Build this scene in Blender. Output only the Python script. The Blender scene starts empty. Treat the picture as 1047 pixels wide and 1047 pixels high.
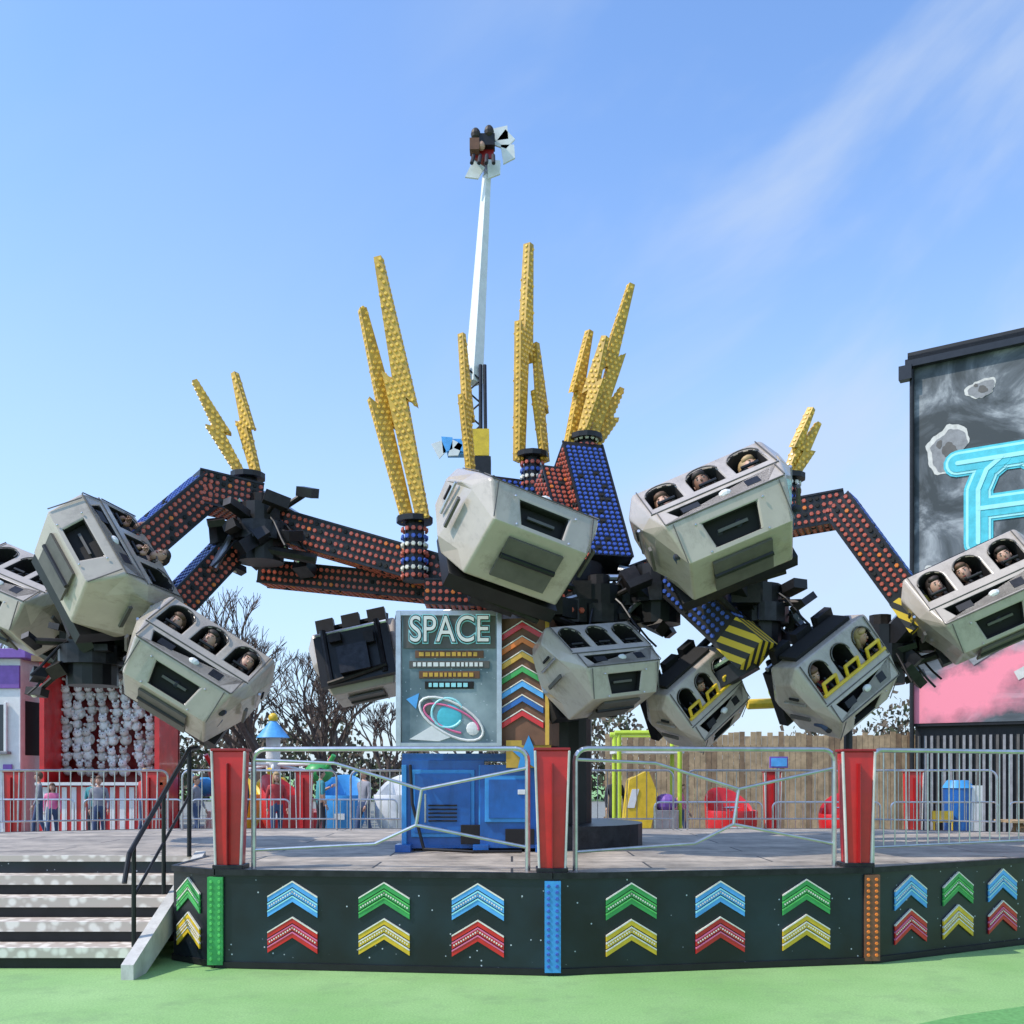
import bpy, bmesh, math, random
from mathutils import Vector, Matrix, Euler
R=math.radians
scene=bpy.context.scene
random.seed(7)
# ------------------------------------------------------------ materials
MATS={}
def newmat(name):
    m=bpy.data.materials.new(name); m.use_nodes=True
    nt=m.node_tree; b=nt.nodes['Principled BSDF']
    MATS[name]=m
    return m,nt,b
def simple(name,col,rough=.5,metal=0,var=.25,scale=6,bump=0.0,emis=None,coat=0,dirt=None):
    m,nt,b=newmat(name)
    N=nt.nodes; L=nt.links
    tc=N.new('ShaderNodeTexCoord'); nz=N.new('ShaderNodeTexNoise'); nz.inputs['Scale'].default_value=scale
    nz.inputs['Detail'].default_value=4; nz.inputs['Roughness'].default_value=.65
    L.new(tc.outputs['Object'],nz.inputs['Vector'])
    mr=N.new('ShaderNodeMapRange'); mr.inputs[1].default_value=.3; mr.inputs[2].default_value=.7
    mr.inputs[3].default_value=1-var; mr.inputs[4].default_value=1+var*.5
    L.new(nz.outputs['Fac'],mr.inputs[0])
    mx=N.new('ShaderNodeVectorMath'); mx.operation='SCALE'
    mx.inputs[0].default_value=col
    L.new(mr.outputs[0],mx.inputs['Scale'])
    out=mx.outputs[0]
    if dirt:
        n2=N.new('ShaderNodeTexNoise'); n2.inputs['Scale'].default_value=dirt[1]; n2.inputs['Detail'].default_value=7; n2.inputs['Roughness'].default_value=.75
        mp=N.new('ShaderNodeMapping'); mp.inputs['Scale'].default_value=(1,1,.25)
        L.new(tc.outputs['Object'],mp.inputs[0]); L.new(mp.outputs[0],n2.inputs['Vector'])
        r2=N.new('ShaderNodeMapRange'); r2.inputs[1].default_value=.5; r2.inputs[2].default_value=.78; r2.inputs[4].default_value=dirt[2]
        L.new(n2.outputs['Fac'],r2.inputs[0])
        mm=N.new('ShaderNodeMix'); mm.data_type='RGBA'
        L.new(r2.outputs[0],mm.inputs[0]); L.new(out,mm.inputs[6]); mm.inputs[7].default_value=(*dirt[0],1)
        out=mm.outputs[2]
    L.new(out,b.inputs['Base Color'])
    b.inputs['Roughness'].default_value=rough; b.inputs['Metallic'].default_value=metal
    if coat: b.inputs['Coat Weight'].default_value=coat
    if emis:
        b.inputs['Emission Color'].default_value=(*col,1); b.inputs['Emission Strength'].default_value=emis
    if bump:
        bp=N.new('ShaderNodeBump'); bp.inputs['Strength'].default_value=bump; bp.inputs['Distance'].default_value=.02
        L.new(nz.outputs['Fac'],bp.inputs['Height']); L.new(bp.outputs[0],b.inputs['Normal'])
    return m
simple('black',(.012,.012,.014),.45,.2,.5)
simple('blackpaint',(.012,.013,.016),.3,0,.4)
simple('darksteel',(.032,.032,.037),.4,.6,.5,9)
simple('grease',(.024,.019,.017),.5,.4,.6,12)
simple('steel',(.55,.56,.58),.28,.9,.2,10)
simple('hull',(.47,.405,.345),.27,0,.12,2,coat=.4,dirt=((.15,.125,.10),3.5,.75))
simple('hulldark',(.11,.10,.09),.5,0,.3,4)
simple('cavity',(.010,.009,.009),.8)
simple('red',(.62,.015,.018),.35,0,.25,4,coat=.3,dirt=((.3,.02,.02),6,.5))
simple('reddark',(.30,.012,.015),.4,0,.2)
simple('white',(.75,.75,.73),.4,0,.12,5)
simple('offwhite',(.60,.58,.54),.5,0,.2,5,dirt=((.2,.18,.15),8,.6))
simple('capred',(.50,.11,.07),.3,0,.5,40,emis=.06)
simple('capblue',(.05,.11,.46),.3,0,.5,40,emis=.06)
simple('capyel',(.85,.53,.09),.35,0,.35,30,emis=.1)
simple('capgrn',(.1,.5,.12),.3,0,.3,30,emis=.1)
simple('capwhite',(.8,.75,.65),.3,0,.2,30)
simple('boltyel',(.58,.35,.05),.5,0,.4,8)
simple('yellow',(.75,.5,.03),.4,0,.25)
simple('lime',(.5,.65,.05),.4,0,.15)
simple('blue',(.012,.12,.42),.35,0,.3,3,coat=.3,dirt=((.01,.03,.09),4,.7))
simple('bluelt',(.05,.3,.65),.35,0,.2)
simple('cyan',(.08,.52,.62),.4,0,.2,5)
simple('cyanlt',(.35,.75,.8),.4,0,.1,5)
simple('skyblue',(.10,.40,.82),.4,0,.25)
simple('green',(.05,.36,.09),.4,0,.25)
simple('orange',(.75,.2,.03),.4,0,.15)
simple('gold',(.65,.38,.06),.35,.3,.2)
simple('brown',(.16,.07,.035),.6,0,.3)
simple('pink',(.75,.16,.32),.5,0,.2)
simple('purple',(.22,.1,.4),.5,0,.2)
simple('wood',(.46,.32,.18),.7,0,.4,5,bump=.3)
simple('wooddark',(.28,.18,.10),.75,0,.4,5)
simple('grey',(.25,.25,.26),.6,0,.3)
simple('glass',(.03,.04,.05),.08,0,.1)
simple('bark',(.11,.08,.065),.9,0,.4,8)
simple('skin',(.52,.30,.21),.5,0,.1)
simple('skin2',(.26,.13,.08),.5,0,.1)
simple('hairdk',(.03,.02,.015),.6)
simple('hairbr',(.12,.06,.03),.6)
simple('hairfair',(.42,.28,.13),.6)
simple('denim',(.05,.08,.16),.8)
simple('cloth_dark',(.03,.03,.04),.8)
simple('cloth_grey',(.25,.25,.28),.8)
simple('cloth_red',(.45,.05,.05),.8)
simple('cloth_teal',(.05,.25,.28),.8)
simple('foliage',(.07,.085,.04),.8,0,.5,2)
simple('foliage2',(.13,.10,.07),.8,0,.5,2)
def hazard():
    m,nt,b=newmat('hazard'); N=nt.nodes;L=nt.links
    tc=N.new('ShaderNodeTexCoord'); d=N.new('ShaderNodeVectorMath'); d.operation='DOT_PRODUCT'
    d.inputs[1].default_value=(7,4,7); L.new(tc.outputs['Object'],d.inputs[0])
    fr=N.new('ShaderNodeMath'); fr.operation='FRACT'; L.new(d.outputs['Value'],fr.inputs[0])
    g=N.new('ShaderNodeMath'); g.operation='GREATER_THAN'; g.inputs[1].default_value=.5; L.new(fr.outputs[0],g.inputs[0])
    mm=N.new('ShaderNodeMix'); mm.data_type='RGBA'; L.new(g.outputs[0],mm.inputs[0])
    mm.inputs[6].default_value=(.7,.48,.03,1); mm.inputs[7].default_value=(.02,.02,.02,1)
    L.new(mm.outputs[2],b.inputs['Base Color'])
hazard()
def stars(name,base,c1,scale=14,thr=.10):
    m,nt,b=newmat(name); N=nt.nodes;L=nt.links
    tc=N.new('ShaderNodeTexCoord'); v=N.new('ShaderNodeTexVoronoi'); v.inputs['Scale'].default_value=scale
    L.new(tc.outputs['Object'],v.inputs['Vector'])
    mr=N.new('ShaderNodeMapRange'); mr.inputs[1].default_value=thr; mr.inputs[2].default_value=thr*.5; L.new(v.outputs['Distance'],mr.inputs[0])
    nz=N.new('ShaderNodeTexNoise'); nz.inputs['Scale'].default_value=1.6; nz.inputs['Detail'].default_value=6; L.new(tc.outputs['Object'],nz.inputs['Vector'])
    r=N.new('ShaderNodeValToRGB'); r.color_ramp.elements[0].position=.4; r.color_ramp.elements[0].color=(*base,1)
    r.color_ramp.elements[1].position=.8; r.color_ramp.elements[1].color=(*c1,1); L.new(nz.outputs['Fac'],r.inputs[0])
    mm=N.new('ShaderNodeMix'); mm.data_type='RGBA'; L.new(mr.outputs[0],mm.inputs[0]); L.new(r.outputs[0],mm.inputs[6])
    mm.inputs[7].default_value=(.5,.55,.6,1); L.new(mm.outputs[2],b.inputs['Base Color']); b.inputs['Roughness'].default_value=.35
stars('skirt',(.005,.007,.011),(.012,.03,.045),11,.09)
stars('signbg',(.10,.15,.17),(.5,.6,.62),16,.12)
def groundmat():
    m,nt,b=newmat('greenground'); N=nt.nodes;L=nt.links
    tc=N.new('ShaderNodeTexCoord')
    def noise(s,d=8,r=.6):
        n=N.new('ShaderNodeTexNoise'); n.inputs['Scale'].default_value=s; n.inputs['Detail'].default_value=d; n.inputs['Roughness'].default_value=r
        L.new(tc.outputs['Object'],n.inputs['Vector']); return n
    a=noise(.5); f=noise(60,3,.8)
    r=N.new('ShaderNodeValToRGB'); e=r.color_ramp.elements
    e[0].position=.32; e[0].color=(.20,.40,.12,1); e[1].position=.68; e[1].color=(.31,.51,.20,1)
    L.new(a.outputs['Fac'],r.inputs[0])
    mr=N.new('ShaderNodeMapRange'); mr.inputs[1].default_value=.3; mr.inputs[2].default_value=.7; mr.inputs[3].default_value=.7; mr.inputs[4].default_value=1.15
    L.new(f.outputs['Fac'],mr.inputs[0])
    s=N.new('ShaderNodeVectorMath'); s.operation='SCALE'; L.new(r.outputs[0],s.inputs[0]); L.new(mr.outputs[0],s.inputs['Scale'])
    st=noise(2.2,10,.78); m2=N.new('ShaderNodeMapRange'); m2.inputs[1].default_value=.50; m2.inputs[2].default_value=.72; m2.inputs[4].default_value=.75
    L.new(st.outputs['Fac'],m2.inputs[0])
    mm=N.new('ShaderNodeMix'); mm.data_type='RGBA'; L.new(m2.outputs[0],mm.inputs[0]); L.new(s.outputs[0],mm.inputs[6]); mm.inputs[7].default_value=(.17,.28,.12,1)
    L.new(mm.outputs[2],b.inputs['Base Color']); b.inputs['Roughness'].default_value=.8
    bp=N.new('ShaderNodeBump'); bp.inputs['Strength'].default_value=.3; bp.inputs['Distance'].default_value=.01; L.new(f.outputs['Fac'],bp.inputs['Height']); L.new(bp.outputs[0],b.inputs['Normal'])
groundmat()
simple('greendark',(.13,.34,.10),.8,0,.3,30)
simple('tarmac',(.24,.25,.23),.9,0,.35,8,bump=.2)
def deckmat():
    m,nt,b=newmat('deck'); N=nt.nodes;L=nt.links
    tc=N.new('ShaderNodeTexCoord'); br=N.new('ShaderNodeTexBrick'); br.inputs['Scale'].default_value=1
    br.inputs['Brick Width'].default_value=2.4; br.inputs['Row Height'].default_value=.6; br.inputs['Mortar Size'].default_value=.012
    br.inputs['Color1'].default_value=(.48,.41,.33,1); br.inputs['Color2'].default_value=(.36,.31,.255,1); br.inputs['Mortar'].default_value=(.06,.055,.05,1)
    L.new(tc.outputs['Object'],br.inputs['Vector'])
    n=N.new('ShaderNodeTexNoise'); n.inputs['Scale'].default_value=2.5; n.inputs['Detail'].default_value=10; n.inputs['Roughness'].default_value=.7
    L.new(tc.outputs['Object'],n.inputs['Vector'])
    mr=N.new('ShaderNodeMapRange'); mr.inputs[1].default_value=.3; mr.inputs[2].default_value=.7; mr.inputs[3].default_value=.4; mr.inputs[4].default_value=1.3
    L.new(n.outputs['Fac'],mr.inputs[0]); s=N.new('ShaderNodeVectorMath'); s.operation='SCALE'
    L.new(br.outputs['Color'],s.inputs[0]); L.new(mr.outputs[0],s.inputs['Scale']); L.new(s.outputs[0],b.inputs['Base Color'])
    b.inputs['Roughness'].default_value=.6
deckmat()
def treadmat():
    m,nt,b=newmat('tread'); N=nt.nodes;L=nt.links
    tc=N.new('ShaderNodeTexCoord'); v=N.new('ShaderNodeTexVoronoi'); v.inputs['Scale'].default_value=11
    L.new(tc.outputs['Object'],v.inputs['Vector'])
    r=N.new('ShaderNodeValToRGB'); e=r.color_ramp.elements; e[0].position=.3; e[0].color=(.80,.74,.66,1); e[1].position=.55; e[1].color=(.5,.43,.37,1)
    L.new(v.outputs['Distance'],r.inputs[0]); L.new(r.outputs[0],b.inputs['Base Color']); b.inputs['Roughness'].default_value=.5
treadmat()
def muralmat():
    m,nt,b=newmat('mural'); N=nt.nodes;L=nt.links
    tc=N.new('ShaderNodeTexCoord')
    n=N.new('ShaderNodeTexNoise'); n.inputs['Scale'].default_value=.55; n.inputs['Detail'].default_value=9; n.inputs['Roughness'].default_value=.62
    n.inputs['Distortion'].default_value=1.4; L.new(tc.outputs['Object'],n.inputs['Vector'])
    r=N.new('ShaderNodeValToRGB'); e=r.color_ramp.elements; e[0].position=.40; e[0].color=(.03,.04,.045,1); e[1].position=.68; e[1].color=(.42,.44,.46,1)
    x=e.new(.52); x.color=(.10,.115,.13,1)
    L.new(n.outputs['Fac'],r.inputs[0])
    n2=N.new('ShaderNodeTexNoise'); n2.inputs['Scale'].default_value=.8; n2.inputs['Detail'].default_value=6; n2.inputs['Roughness'].default_value=.6; L.new(tc.outputs['Object'],n2.inputs['Vector'])
    dd=N.new('ShaderNodeVectorMath'); dd.operation='DOT_PRODUCT'; dd.inputs[1].default_value=(-.35,0,1); L.new(tc.outputs['Object'],dd.inputs[0])
    ad=N.new('ShaderNodeMath'); ad.operation='MULTIPLY_ADD'; ad.inputs[1].default_value=2.4; L.new(n2.outputs['Fac'],ad.inputs[0]); L.new(dd.outputs['Value'],ad.inputs[2])
    a=N.new('ShaderNodeMapRange'); a.inputs[1].default_value=5.2; a.inputs[2].default_value=4.7; L.new(ad.outputs[0],a.inputs[0])
    a2=N.new('ShaderNodeMapRange'); a2.inputs[1].default_value=3.5; a2.inputs[2].default_value=4.3; L.new(ad.outputs[0],a2.inputs[0])
    m1=N.new('ShaderNodeMath'); m1.operation='MULTIPLY'; L.new(a.outputs[0],m1.inputs[0]); L.new(a2.outputs[0],m1.inputs[1])
    mm=N.new('ShaderNodeMix'); mm.data_type='RGBA'; L.new(m1.outputs[0],mm.inputs[0]); L.new(r.outputs[0],mm.inputs[6]); mm.inputs[7].default_value=(.85,.25,.32,1)
    L.new(mm.outputs[2],b.inputs['Base Color']); b.inputs['Roughness'].default_value=.6
muralmat()
# ------------------------------------------------------------ mesh builder
def frame(axis,up=Vector((0,0,1))):
    x=axis.normalized(); 
    if abs(x.dot(up))>.98: up=Vector((0,1,0))
    y=up.cross(x).normalized(); z=x.cross(y).normalized()
    return Matrix((x,y,z)).transposed()
class MB:
    def __init__(s): s.v=[];s.f=[];s.m=[];s.names=[]
    def mi(s,n):
        if n not in s.names: s.names.append(n)
        return s.names.index(n)
    def add(s,vs,fs,mat,M=None):
        o=len(s.v); k=s.mi(mat)
        for p in vs:
            p=Vector(p); s.v.append(M@p if M is not None else p)
        for f in fs: s.f.append(tuple(i+o for i in f)); s.m.append(k)
    def box(s,c,d,mat,M=None,taper=1):
        x,y,z=d[0]/2,d[1]/2,d[2]/2; t=taper
        vs=[(c[0]+a*x*(t if e>0 else 1),c[1]+b_*y*(t if e>0 else 1),c[2]+e*z) for e in(-1,1) for a,b_ in((-1,-1),(1,-1),(1,1),(-1,1))]
        s.add(vs,[(3,2,1,0),(4,5,6,7),(0,1,5,4),(1,2,6,5),(2,3,7,6),(3,0,4,7)],mat,M)
    def beam(s,p0,p1,w,h,mat,up=Vector((0,0,1))):
        p0=Vector(p0);p1=Vector(p1);F=frame(p1-p0,up).to_4x4(); F.translation=(p0+p1)/2
        s.box((0,0,0),((p1-p0).length,w,h),mat,F)
    def tube(s,p0,p1,r0,mat,r1=None,n=8,M=None,cap=True):
        p0=Vector(p0);p1=Vector(p1); r1=r0 if r1 is None else r1
        if (p1-p0).length<1e-6:return
        F=frame(p1-p0); vs=[]
        for p,r in((p0,r0),(p1,r1)):
            for i in range(n):
                a=2*math.pi*i/n; vs.append(p+F@Vector((0,math.cos(a)*r,math.sin(a)*r)))
        fs=[(i,(i+1)%n,n+(i+1)%n,n+i) for i in range(n)]
        if cap: fs+=[tuple(range(n-1,-1,-1)),tuple(range(n,2*n))]
        s.add(vs,fs,mat,M)
    def path(s,pts,r,mat,n=8):
        for a,b_ in zip(pts,pts[1:]): s.tube(a,b_,r,mat,n=n)
        for p in pts[1:-1]: s.ball(p,(r,r,r),mat,n,4)
    def ball(s,c,r,mat,n=10,k=6,M=None):
        if not hasattr(r,'__len__'): r=(r,r,r)
        vs=[(c[0],c[1],c[2]-r[2])]
        for j in range(1,k):
            t=-math.pi/2+math.pi*j/k
            for i in range(n):
                a=2*math.pi*i/n; vs.append((c[0]+r[0]*math.cos(t)*math.cos(a),c[1]+r[1]*math.cos(t)*math.sin(a),c[2]+r[2]*math.sin(t)))
        vs.append((c[0],c[1],c[2]+r[2])); T=len(vs)-1
        fs=[(0,1+(i+1)%n,1+i) for i in range(n)]
        for j in range(k-2):
            o=1+j*n
            fs+=[(o+i,o+(i+1)%n,o+n+(i+1)%n,o+n+i) for i in range(n)]
        o=1+(k-2)*n; fs+=[(o+i,o+(i+1)%n,T) for i in range(n)]
        s.add(vs,fs,mat,M)
    def prism(s,poly,y0,y1,mat,M=None,matside=None):
        n=len(poly)
        vs=[(a,y0,b_) for a,b_ in poly]+[(a,y1,b_) for a,b_ in poly]
        s.add(vs,[tuple(range(n)),tuple(range(2*n-1,n-1,-1))],mat,M)
        s.add(vs,[((i+1)%n,i,n+i,n+(i+1)%n) for i in range(n)],matside or mat,M)
    def cap(s,c,nrm,r,mat,n=6):
        F=frame(nrm); vs=[]
        for d,rr in((0,r),(r*.55,r*.8)):
            for i in range(n):
                a=2*math.pi*i/n; vs.append(c+F@Vector((d,math.cos(a)*rr,math.sin(a)*rr)))
        s.add(vs,[(i,(i+1)%n,n+(i+1)%n,n+i) for i in range(n)]+[tuple(range(n,2*n))],mat)
    def obj(s,name,parent=None,smooth=False,bevel=0,M=None,fixn=True):
        me=bpy.data.meshes.new(name); me.from_pydata([tuple(v) for v in s.v],[],s.f)
        for n in s.names: me.materials.append(MATS[n])
        me.polygons.foreach_set('material_index',s.m)
        if fixn:
            bm=bmesh.new(); bm.from_mesh(me); bmesh.ops.recalc_face_normals(bm,faces=bm.faces); bm.to_mesh(me); bm.free()
        if smooth: 
            me.shade_smooth()
            me.set_sharp_from_angle(angle=R(38))
        me.update()
        o=bpy.data.objects.new(name,me); scene.collection.objects.link(o)
        if M is not None: o.matrix_world=M
        if parent: o.parent=parent
        if bevel:
            md=o.modifiers.new('bev','BEVEL'); md.width=bevel; md.segments=2; md.limit_method='ANGLE'; md.angle_limit=R(40)
        return o
def empty(name,loc=(0,0,0)):
    e=bpy.data.objects.new(name,None); scene.collection.objects.link(e); e.location=loc; e.empty_display_size=.2; return e
def text(name,body,size,mat,M,ext=.01,parent=None,off=0,align='CENTER',sx=1):
    c=bpy.data.curves.new(name,'FONT'); c.body=body; c.size=size; c.extrude=ext; c.offset=off; c.align_x=align; c.align_y='CENTER'
    c.materials.append(MATS[mat]); o=bpy.data.objects.new(name,c); scene.collection.objects.link(o)
    o.matrix_world=M@Matrix.Diagonal((sx,1,1,1))
    return o
UP=Matrix.Rotation(R(90),4,'X')
# ------------------------------------------------------------ camera, light, sky
cam=bpy.data.cameras.new('camera'); co=bpy.data.objects.new('camera',cam); scene.collection.objects.link(co)
co.location=(0,0,1.65); co.rotation_euler=(R(90),0,0); cam.sensor_width=36; cam.lens=34.4; cam.shift_y=.2545; cam.clip_end=3000
scene.camera=co
sdir=Vector((-.62,-.20,.76)).normalized()
sl=bpy.data.lights.new('sun','SUN'); sl.energy=4.0; sl.angle=R(.5); sl.color=(1,.93,.83)
so=bpy.data.objects.new('sun',sl); scene.collection.objects.link(so); so.rotation_euler=sdir.to_track_quat('Z','Y').to_euler()
w=bpy.data.worlds.new('World'); scene.world=w; w.use_nodes=True; nt=w.node_tree;N=nt.nodes;L=nt.links
bg=N['Background']; sky=N.new('ShaderNodeTexSky'); sky.sky_type='NISHITA'; sky.sun_disc=False
sky.sun_elevation=math.asin(sdir.z); sky.sun_rotation=math.atan2(sdir.x,sdir.y)%(2*math.pi)
sky.air_density=1.0; sky.dust_density=.6; sky.ozone_density=1.6
tc=N.new('ShaderNodeTexCoord'); mp0=N.new('ShaderNodeMapping'); mp0.inputs['Rotation'].default_value=(0,R(42),0)
mp=N.new('ShaderNodeMapping'); mp.inputs['Scale'].default_value=(.9,1.0,2.4); mp.inputs['Location'].default_value=(.35,.2,.1)
L.new(tc.outputs['Generated'],mp0.inputs[0]); L.new(mp0.outputs[0],mp.inputs[0])
nz=N.new('ShaderNodeTexNoise'); nz.inputs['Scale'].default_value=2.0; nz.inputs['Detail'].default_value=6; nz.inputs['Roughness'].default_value=.52; nz.inputs['Distortion'].default_value=.5
L.new(mp.outputs[0],nz.inputs['Vector'])
cr=N.new('ShaderNodeMapRange'); cr.interpolation_type='SMOOTHSTEP'; cr.inputs[1].default_value=.38; cr.inputs[2].default_value=.62; cr.inputs[4].default_value=.62
L.new(nz.outputs['Fac'],cr.inputs[0])
sx=N.new('ShaderNodeSeparateXYZ'); L.new(tc.outputs['Generated'],sx.inputs[0])
rt=N.new('ShaderNodeMapRange'); rt.inputs[1].default_value=-.1; rt.inputs[2].default_value=.2; rt.inputs[3].default_value=.10; rt.inputs[4].default_value=1; L.new(sx.outputs['X'],rt.inputs[0])
mu=N.new('ShaderNodeMath'); mu.operation='MULTIPLY'; L.new(cr.outputs[0],mu.inputs[0]); L.new(rt.outputs[0],mu.inputs[1])
hz=N.new('ShaderNodeMapRange'); hz.interpolation_type='SMOOTHSTEP'; hz.inputs[1].default_value=.60; hz.inputs[2].default_value=-.05; hz.inputs[4].default_value=.75; L.new(sx.outputs['Z'],hz.inputs[0])
# haze first, thin cloud over it
hs=N.new('ShaderNodeVectorMath'); hs.operation='MULTIPLY'; hs.inputs[1].default_value=(1.6,1.88,2.2); L.new(sky.outputs[0],hs.inputs[0])
mm=N.new('ShaderNodeMix'); mm.data_type='RGBA'; L.new(hz.outputs[0],mm.inputs[0]); L.new(hs.outputs[0],mm.inputs[6]); mm.inputs[7].default_value=(4.2,5.2,6.5,1)
m2=N.new('ShaderNodeMix'); m2.data_type='RGBA'; L.new(mu.outputs[0],m2.inputs[0]); L.new(mm.outputs[2],m2.inputs[6]); m2.inputs[7].default_value=(4.4,5.2,6.5,1)
L.new(m2.outputs[2],bg.inputs[0]); bg.inputs[1].default_value=.145
scene.view_settings.view_transform='Standard'; scene.view_settings.look='None'; scene.view_settings.exposure=0
# ------------------------------------------------------------ ground
g=MB(); g.add([(-400,-60,0),(400,-60,0),(400,900,0),(-400,900,0)],[(0,1,2,3)],'greenground'); g.obj('ground',fixn=False)
g=MB()
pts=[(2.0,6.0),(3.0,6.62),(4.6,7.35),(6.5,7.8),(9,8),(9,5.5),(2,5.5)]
g.add([(x,y,.004) for x,y in pts],[tuple(range(len(pts)))[::-1]],'greendark'); g.obj('dark_ground_patch')  # darker green patch with a curved edge, laid just above the ground
g=MB(); g.add([(-80,15.2,.004),(80,15.2,.004),(80,56,.004),(-80,56,.004)],[(0,1,2,3)],'tarmac'); g.obj('tarmac_path',fixn=False)
# ------------------------------------------------------------ platform
H=.83
poly=[(-2.98,9.6),(-2.98,8.62),(-2.5,8.27),(.33,7.95),(3.1,8.45),(5.6,9.75),(7.2,11.6),(7,13.4),(5,14.3),(-5,14.3),(-7.5,13.2),(-8.5,11.6),(-8.5,9.6)]
plat=empty('ride_platform')
b=MB(); n=len(poly)
b.add([(x,y,H) for x,y in poly],[tuple(range(n))],'deck')
b.obj('deck',plat)
b=MB()
for i in range(n):
    a=poly[i];c=poly[(i+1)%n]
    b.add([(a[0],a[1],.02),(c[0],c[1],.02),(c[0],c[1],H-.03),(a[0],a[1],H-.03)],[(0,1,2,3)],'skirt')
    A=Vector((a[0],a[1],H-.02));C=Vector((c[0],c[1],H-.02)); b.beam(A,C,.05,.05,'darksteel')
    A.z=C.z=.03; b.beam(A,C,.04,.05,'black')
b.obj('skirt_panels',plat)
chevpoly=lambda w,t,hh:[(-w,0),(0,hh),(w,0),(w,t),(0,hh+t),(-w,t)]
def chevrons(A,B,items,z1=.44,z2=.14,w=.215):
    A=Vector((*A,0));B=Vector((*B,0)); d=(B-A).normalized()
    M=Matrix((d,Vector((-d.y,d.x,0)),Vector((0,0,1)))).transposed().to_4x4()
    b=MB()
    for fr,c1,c2 in items:
        p=A+(B-A)*fr
        for z,c in((z1,c1),(z2,c2)):
            M.translation=p+Vector((0,0,z))
            cl={'skyblue':'cyanlt','red':'pink','green':'capgrn','yellow':'capwhite'}[c]
            for k in range(3):
                o=k*.062
                b.prism([(x,zz+o) for x,zz in chevpoly(w,.040,.13)],-.016,-.003,c,M)
                b.prism([(x,zz+o+.040) for x,zz in chevpoly(w,.012,.13)],-.021,-.003,cl if k<2 else 'capwhite',M)
            for sg in(-1,1):
                for k in range(11):
                    u=k/11; b.cap(M@Vector((sg*w*u,-.017,.13*(1-u)+.082)),M.to_3x3()@Vector((0,-1,0)),.009,'capwhite',5)
    b.obj('chevron_lights',plat)
chevrons(poly[2],poly[3],[(.235,'skyblue','red'),(.51,'green','yellow'),(.785,'skyblue','red')])
chevrons(poly[3],poly[4],[(.235,'green','yellow'),(.51,'skyblue','red'),(.785,'green','yellow')])
chevrons(poly[4],poly[5],[(.17,'skyblue','red'),(.39,'green','yellow'),(.61,'skyblue','red'),(.83,'green','yellow')],w=.2)
chevrons(poly[1],poly[2],[(.38,'green','yellow')],w=.16)
b=MB()
for (x,y),c,cc in((poly[2],'green','capgrn'),(poly[3],'bluelt','capblue'),(poly[4],'brown','orange')):
    b.box((x,y-.012,.40),(.13,.05,.74),c)
    for k in range(14):
        for s in(-.035,.035): b.cap(Vector((x+s,y-.037,.08+k*.05)),Vector((0,-1,0)),.016,cc)
b.obj('corner_light_strips',plat)
# stairs
st=empty('entrance_stairs')
b=MB()
for k in range(5):
    z=H-.0-.166*k; y=9.6-.34*k
    if k>0:
        b.box((-5.55,y+.17,z-.02),(4.9,.34,.04),'tread'); b.box((-5.55,y-.008,z-.03),(4.9,.03,.085),'tread')
    b.box((-5.55,y+.03,z-.13),(4.9,.02,.10),'black')
b.box((-5.55,9.6,H-.02),(4.9,.06,.06),'tread')
sp=[(9.62,H+.05),(9.62,H-.26),(8.05,.0),(7.78,.0),(7.78,.12)]
x=-3.06
b.add([(x-.05,y,z) for y,z in sp]+[(x+.05,y,z) for y,z in sp],[tuple(range(5)),tuple(range(9,4,-1))]+[((i+1)%5,i,5+i,5+(i+1)%5) for i in range(5)],'offwhite')
b.obj('steps',st)
b=MB(); x=-3.15
b.tube((x,8.15,.2),(x,8.15,1.05),.02,'black'); b.tube((x,8.85,.55),(x,8.85,1.45),.02,'black'); b.tube((x,9.55,.83),(x,9.55,1.9),.022,'black')
b.path([(x,7.95,.75),(x,8.05,.98),(x,9.55,1.88),(x,9.8,1.9)],.022,'black'); b.path([(x,8.15,.62),(x,9.55,1.42)],.014,'black')
b.obj('handrail',st,smooth=True)
# posts + railings
def gatepost(x,y,s=1,z0=H,hgt=1.0):
    b=MB()
    vs=[(x+a*ww/2*s,y+c*.16/2,zz) for zz,ww in((z0,.20),(z0+hgt,.27)) for a,c in((-1,-1),(1,-1),(1,1),(-1,1))]
    b.add(vs,[(3,2,1,0),(4,5,6,7),(0,1,5,4),(1,2,6,5),(2,3,7,6),(3,0,4,7)],'red')
    for sg in(-1,1):
        b.beam((x+sg*.105*s,y-.085,z0),(x+sg*.14*s,y-.085,z0+hgt),.02,.03,'offwhite')
    b.beam((x+.0,y-.085,z0+.04),(x,y-.085,z0+hgt-.1),.012,.1,'reddark')
    b.box((x,y,z0+hgt+.012),(.30*s,.19,.024),'reddark'); b.box((x,y,z0+.02),(.26*s,.22,.04),'darksteel')
    b.obj('red_fence_post',bevel=.006)
def inset(p): 
    c=Vector((.3,11.2)); v=Vector(p)-c; return c+v*(1-.14/v.length)
front=[inset(poly[i]) for i in(2,3,4,5,6)]
for p in front: gatepost(p.x,p.y)
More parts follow.
